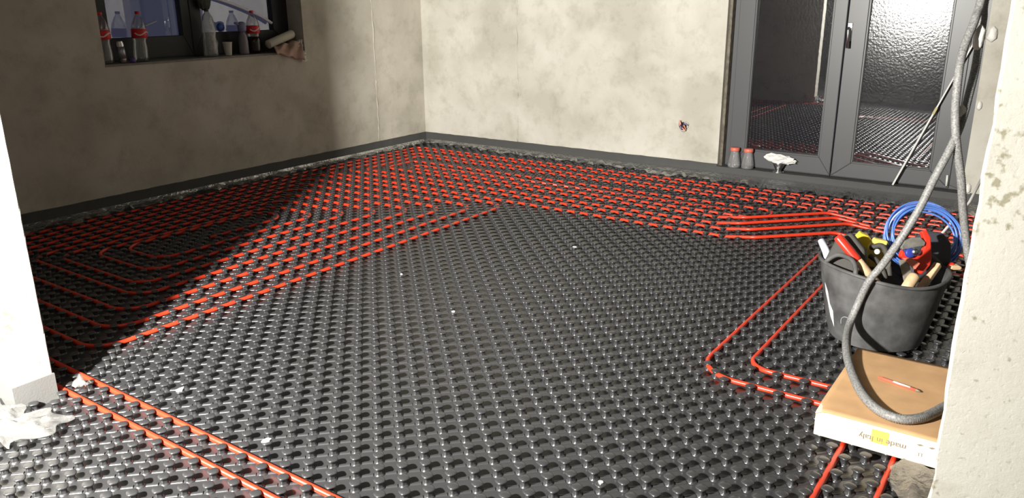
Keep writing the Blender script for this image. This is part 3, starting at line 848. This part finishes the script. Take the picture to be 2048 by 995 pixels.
b = MB().lathe([(.026, .101), (.028, .104), (.020, .118), (.030, .135), (.046, .168), (.047, .176), (.043, .176), (.030, .142)], 24, Matrix.Translation((-1.678, 6.022, 0))); b.build('bowl', m_steel, cup)
b = MB().lathe([(.044, .1005), (.046, .103), (.030, .110)], 24, Matrix.Translation((-1.678, 6.022, 0))); b.build('foot', m_steel, cup)
g = np.random.default_rng(5)
V = []; F = []; nu, nv = 22, 12
for j in range(nv + 1):
    for i in range(nu):
        a = 2 * math.pi * i / nu; ph = math.pi * j / nv
        k = 1 + g.normal(0, .13)
        V.append((-1.672 + .108 * k * math.cos(ph) , 6.020 + .034 * k * math.sin(ph) * math.cos(a), .203 + .034 * k * math.sin(ph) * math.sin(a) - .012 * math.cos(ph) * -1 * -.6))
for j in range(nv):
    for i in range(nu):
        F.append((j*nu+i, j*nu+(i+1) % nu, (j+1)*nu+(i+1) % nu, (j+1)*nu+i))
tag(MB().add(V, F, False).build('crumpled_paper', m_paper), 'crumpled white paper lying across the small metal cup', 'paper')

# ------------------------------------------------------------------ wires in the wall
ws = thing('socket_hole', 'small hole in the back wall with loose coloured wire ends', 'socket hole', (-2.45, YB, .40))
b = MB().lathe([(.040, 0), (.043, .004), (.036, .006), (.030, .0065)], 18, Matrix.Translation((-2.45, YB - .001, .395)) @ Matrix.Rotation(math.pi/2, 4, 'X'), lambda a, z: 1 + .15 * math.sin(3 * a)); b.build('hole_rim', m_wall, ws)
b = MB().lathe([(.032, 0), (.032, .001)], 18, Matrix.Translation((-2.455, YB - .0075, .395)) @ Matrix.Rotation(math.pi/2, 4, 'X')); b.build('hole', m_dark, ws)
for k, (m, p, q, e) in enumerate([(m_pinkw, (-.03, 0, .0), (-.022, -.03, .045), (-.005, -.035, .01)), (m_copper, (.0, 0, -.005), (.02, -.035, .012), (.035, -.03, -.022)), (m_bluew, (.01, 0, .015), (.02, -.03, .028), (.045, -.02, .012)), (m_pinkw, (-.005, 0, -.02), (.005, -.03, -.012), (.034, -.035, -.030)), (m_bluew, (-.01, 0, -.01), (-.012, -.03, .0), (-.005, -.03, -.022))]):
    o_ = Vector((-2.452, YB - .006, .395))
    b = MB(); b.tube(smooth_path([o_ + Vector(p), o_ + Vector(q), o_ + Vector(e)], .006), .0048, 7); b.build('wire', m, ws)

# ------------------------------------------------------------------ things on the window sill
SZ = WZ0 + .003
def bottle(x, y, h, r, label, cap, lab, fill=None, lean=0.0, clear=m_clear):
    t = thing('plastic_bottle', label, 'bottle', (x, y, SZ), 'bottles on the window sill')
    m = Matrix.Translation((x, y, SZ)) @ Matrix.Rotation(lean, 4, 'X')
    P = [(r*.80, .001), (r*.95, .008), (r, .03), (r*.97, h*.28), (r*.86, h*.40), (r*.98, h*.50), (r, h*.56), (r*1.0, h*.66), (r*.86, h*.76), (r*.50, h*.88), (r*.28, h*.935), (r*.27, h*.955)]
    b = MB().lathe(P, 24, m); b.build('bottle_body', clear, t)
    if fill:
        Q = [(a + .0008, z) for a, z in P if z < h * fill]; Q[0] = (Q[0][0], .004)
        b = MB().lathe(Q, 20, m); b.build('contents', m_cola, t)
    if lab:
        b = MB().lathe([(r*.985, h*.475), (r*1.02, h*.48), (r*1.03, h*.56), (r*1.02, h*.65), (r*.985, h*.655)], 28, m); lb = b.build('label_band', m_red_label, t)
        pts = [m @ Vector((r*1.035*math.cos(a), r*1.035*math.sin(a), h*(.565 + .035*math.sin(a*3)))) for a in np.linspace(-1.1, 1.0, 16)]
        b = MB(); b.tube(pts, .0045, 5, flat=None); b.build('label_wave', m_white, lb)
    b = MB().lathe([(r*.32, h*.945), (r*.34, h*.95), (r*.34, h*.995), (r*.30, h)], 16, m); b.build('cap', cap, t)
    return t
bottle(-5.285, 2.885, .335, .048, 'empty clear bottle with red label at the left end of the sill', m_red_label, True)
bottle(-5.285, 3.135, .335, .050, 'empty clear bottle with red label standing beside the silver can', m_red_label, True, lean=math.radians(-3))
bottle(-5.285, 4.095, .325, .050, 'bottle half full of dark drink with red label and cap', m_red_label, True, fill=.47)
# silver can
cn = thing('drink_can', 'slim silver drink can between the two empty bottles', 'can', (-5.265, 2.985, SZ))
mcn = Matrix.Translation((-5.262, 2.990, SZ)) @ Matrix.Rotation(math.radians(5), 4, 'X')
b = MB().lathe([(.021, .0015), (.0255, .010), (.0255, .130), (.021, .142), (.0215, .145), (.018, .143)], 20, mcn); b.build('can_body', m_steel, cn)
b = MB().lathe([(.0258, .03), (.0258, .11)], 20, mcn, None); b.build('can_print', simple('can_silver_dark', (.35,.35,.40), .3, .6), cn)
b = MB().lathe([(.018, .001), (.020, .005), (.020, .028), (.016, .032)], 16, Matrix.Translation((-5.24, 3.045, SZ)))
tag(b.build('bottle_cap', simple('purple_cap', (.10,.06,.25), .4)), 'small purple cap beside the silver can', 'cap')
# crushed bottle with a dark bag hanging above
cb = thing('plastic_bottle', 'tall crinkled clear bottle without label in front of the window post', 'bottle', (-5.29, 3.69, SZ), 'bottles on the window sill')
b = MB().lathe([(.044, .001), (.052, .01), (.050, .06), (.053, .10), (.046, .14), (.050, .19), (.044, .24), (.034, .29), (.018, .315), (.014, .33)], 20, Matrix.Translation((-5.29, 3.70, SZ)), lambda a, z: 1 + .10 * math.sin(5 * a + z * 90)); b.build('bottle_body', see_through('cloudy_plastic', (.8,.82,.82), .12, .12, .28, (.62,.65,.65), .8, 60), cb)
b = MB().lathe([(.016, .325), (.016, .342), (.013, .346)], 14, Matrix.Translation((-5.29, 3.70, SZ))); b.build('cap', m_frame_dk, cb)
V = []; F = []
g = np.random.default_rng(12)
nu, nv = 18, 10
for j in range(nv + 1):
    for i in range(nu):
        a = 2 * math.pi * i / nu; ph = math.pi * j / nv; k = 1 + g.normal(0, .07)
        V.append((-5.345 + .026 * k * math.sin(ph) * math.cos(a), 3.725 + .058 * k * math.sin(ph) * math.sin(a), 1.405 - .085 * k * math.cos(ph)))
for j in range(nv):
    for i in range(nu): F.append((j*nu+i, j*nu+(i+1) % nu, (j+1)*nu+(i+1) % nu, (j+1)*nu+i))
tag(MB().add(V, F, False).build('dark_glove', simple('dark_glove', (.05,.05,.042), .8)), 'dark crumpled glove stuck on the window post above the clear bottle', 'glove')
# paper cup
b = MB().lathe([(.024, .001), (.025, .003), (.034, .094), (.036, .095), (.036, .099), (.033, .099), (.0235, .006)], 24, Matrix.Translation((-5.27, 3.835, SZ)))
tag(b.build('paper_cup', simple('white_cup', (.62,.61,.55), .6)), 'small white disposable cup in the middle of the sill', 'cup')
# lilac spray bottle
sp = thing('spray_bottle', 'dull lilac spray bottle left of the dark drink bottle', 'spray bottle', (-5.28, 3.975, SZ))
ml = Matrix.Translation((-5.275, 3.985, SZ))
b = MB().lathe([(.034, .001), (.037, .008), (.036, .10), (.030, .14), (.018, .165), (.014, .172)], 20, ml); b.build('bottle_body', simple('grey_lilac', (.20,.18,.20), .45), sp)
b = MB().lathe([(.018, .168), (.030, .176), (.034, .20), (.030, .235), (.014, .245)], 16, ml); b.build('spray_head', m_lilac, sp)
b = MB(); b.tube([ml @ Vector((0, -.02, .225)), ml @ Vector((0, -.062, .236))], [.012, .008], 8); b.build('nozzle', m_lilac, sp)
# roll and bag at the right end
b = MB(); a, c = Vector((-5.235, 4.185, 1.052)), Vector((-5.270, 4.470, 1.125))
b.tube([a, a.lerp(c, .02), a.lerp(c, .97), c], [.030, .034, .034, .028], 18)
tag(b.build('paper_roll', simple('cream_roll', (.52,.50,.41), .8)), 'cream paper roll lying on the bag at the right end of the sill', 'roll')
def bagfn(u, v):
    y = 4.22 + .28 * u + .02 * math.sin(v * 6)
    d = .09 * v * (.35 + u * .75)
    zz = 1.045 + .035 * u - .012 - (max(0, v - .45) * 1.8) ** 1.2 * (.05 + .11 * u) + .008 * math.sin(u * 17 + v * 5)
    x = -5.285 + .11 * min(1, v * 1.5) + .012 * math.sin(u * 13 + v * 9)
    return Vector((x, y, max(zz, SZ + .004) if x < -5.19 else zz))
b = MB().grid(bagfn, 26, 16); o = b.build('plastic_bag', m_pinkcloth); o.modifiers.new('thick', 'SOLIDIFY').thickness = .004
tag(o, 'brownish pink bag hanging over the right end of the sill', 'bag')
b = MB().grid(lambda u, v: Vector((-5.175 - .03 * v + .008 * math.sin(v * 20), 4.46 + .055 * u + .012 * math.sin(v * 7), .90 + .18 * v)), 5, 18)
tag(b.build('plastic_wrapper', m_film_loose), 'clear crinkled wrapper hanging from the sill corner', 'wrapper')
# strips on the panes; the curved one is a reflection given solid shape
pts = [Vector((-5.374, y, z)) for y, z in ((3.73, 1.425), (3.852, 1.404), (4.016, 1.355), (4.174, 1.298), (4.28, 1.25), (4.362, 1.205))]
b = MB(); b.tube(smooth_path(pts, .02), .016, 8, flat=.8); tag(b.build('reflection_band', simple('reflection_white', (.80,.80,.92), .6)), 'reflection modelled as a thick white band curving across the right window pane', 'reflection')
b = MB(); b.tube([(-5.376, 3.20, 1.208), (-5.376, 3.34, 1.252)], [.014, .011], 8, flat=.35); tag(b.build('white_strip', simple('strip_white', (.62,.62,.64), .6)), 'short white strip on the left window pane', 'strip')
b = MB().lathe([(.002, -.006), (.026, -.004), (.032, 0), (.026, .02), (.003, .022)], 14, Matrix.Translation((-5.372, 3.86, 1.195)) @ Matrix.Rotation(math.pi/2, 4, 'Y')); tag(b.build('suction_cup', simple('blue_cup', (.05,.10,.40), .4)), 'blue round piece low on the right window pane', 'suction cup')

# ------------------------------------------------------------------ loose chips on the mat
chips = [(-2.461, 1.38, 'white chip lying in the lit mat just right of the feed pipes'), (-1.904, 1.336, 'white chip beside the lower feed pipe near the bottom'), (-2.648, 2.804, 'pale chip near the outer left bend of pipe'), (-.837, 1.774, 'pale chip near the bottom right corner of the mat'), (-2.115, 2.531, 'pale chip in the middle of the bare mat'), (-2.165, 3.703, 'tiny chip far back on the bare mat')]
for i, (x, y, l) in enumerate(chips):
    g = np.random.default_rng(80 + i); s = [.017, .014, .010, .010, .009, .010][i]
    i0 = round(x / .05); j0 = round(y / .05)
    if (i0 + j0) % 2: i0 += 1
    cx_, cy_ = i0 * .05, j0 * .05
    pts = [(s * (1 + g.normal(0, .2)) * math.cos(a), s * .7 * (1 + g.normal(0, .2)) * math.sin(a)) for a in np.linspace(0, 2 * math.pi, 7)[:-1]]
    m = Matrix.Translation((cx_, cy_, .0325)) @ Matrix.Rotation(g.uniform(0, 3), 4, 'Z') @ Matrix.Rotation(math.pi / 2, 4, 'X')
    tag(MB().prism(pts, .004, m).build('plaster_chip', m_lumps), l, 'plaster chip', 'plaster chips on the mat')

# ------------------------------------------------------------------ work light (behind the camera, seen mirrored in the door)
wl = thing('work_light', 'bright floodlight on a stand mirrored in the door glass', 'work light', (LAMP.x, LAMP.y, 0))
aim = LAMP_AIM.normalized()
qr = aim.to_track_quat('-Z', 'Y')
ml = qr.to_matrix().to_4x4(); ml.translation = LAMP
ld = bpy.data.lights.new('flood', 'AREA'); ld.shape = 'RECTANGLE'; ld.size, ld.size_y = LAMP_SIZE; ld.energy = LAMP_POWER; ld.color = (1, .965, .90)
lo = bpy.data.objects.new('flood_lamp', ld); COL.objects.link(lo); lo.parent = wl
lo.matrix_world = Matrix.Translation(-Vector(wl.location)) @ ml
lo.matrix_parent_inverse = Matrix.Identity(4)
lo.location = LAMP - Vector(wl.location); lo.rotation_euler = qr.to_euler()
b = MB().box((-.13, -.10, .012), (.13, .10, .09), ml); b.build('lamp_housing', simple('lamp_yellow', (.6,.45,.05), .5), wl, .008)
b = MB()
for a in (.5, 2.6, 4.7): b.tube([(LAMP.x, LAMP.y - .05, .75), (LAMP.x + .45 * math.cos(a), LAMP.y - .05 + .45 * math.sin(a), .035)], .012, 8); 
b.tube([(LAMP.x, LAMP.y - .05, .70), (LAMP.x, LAMP.y - .05, LAMP.z - .05)], .014, 8)
b.build('tripod', m_frame_dk, wl)
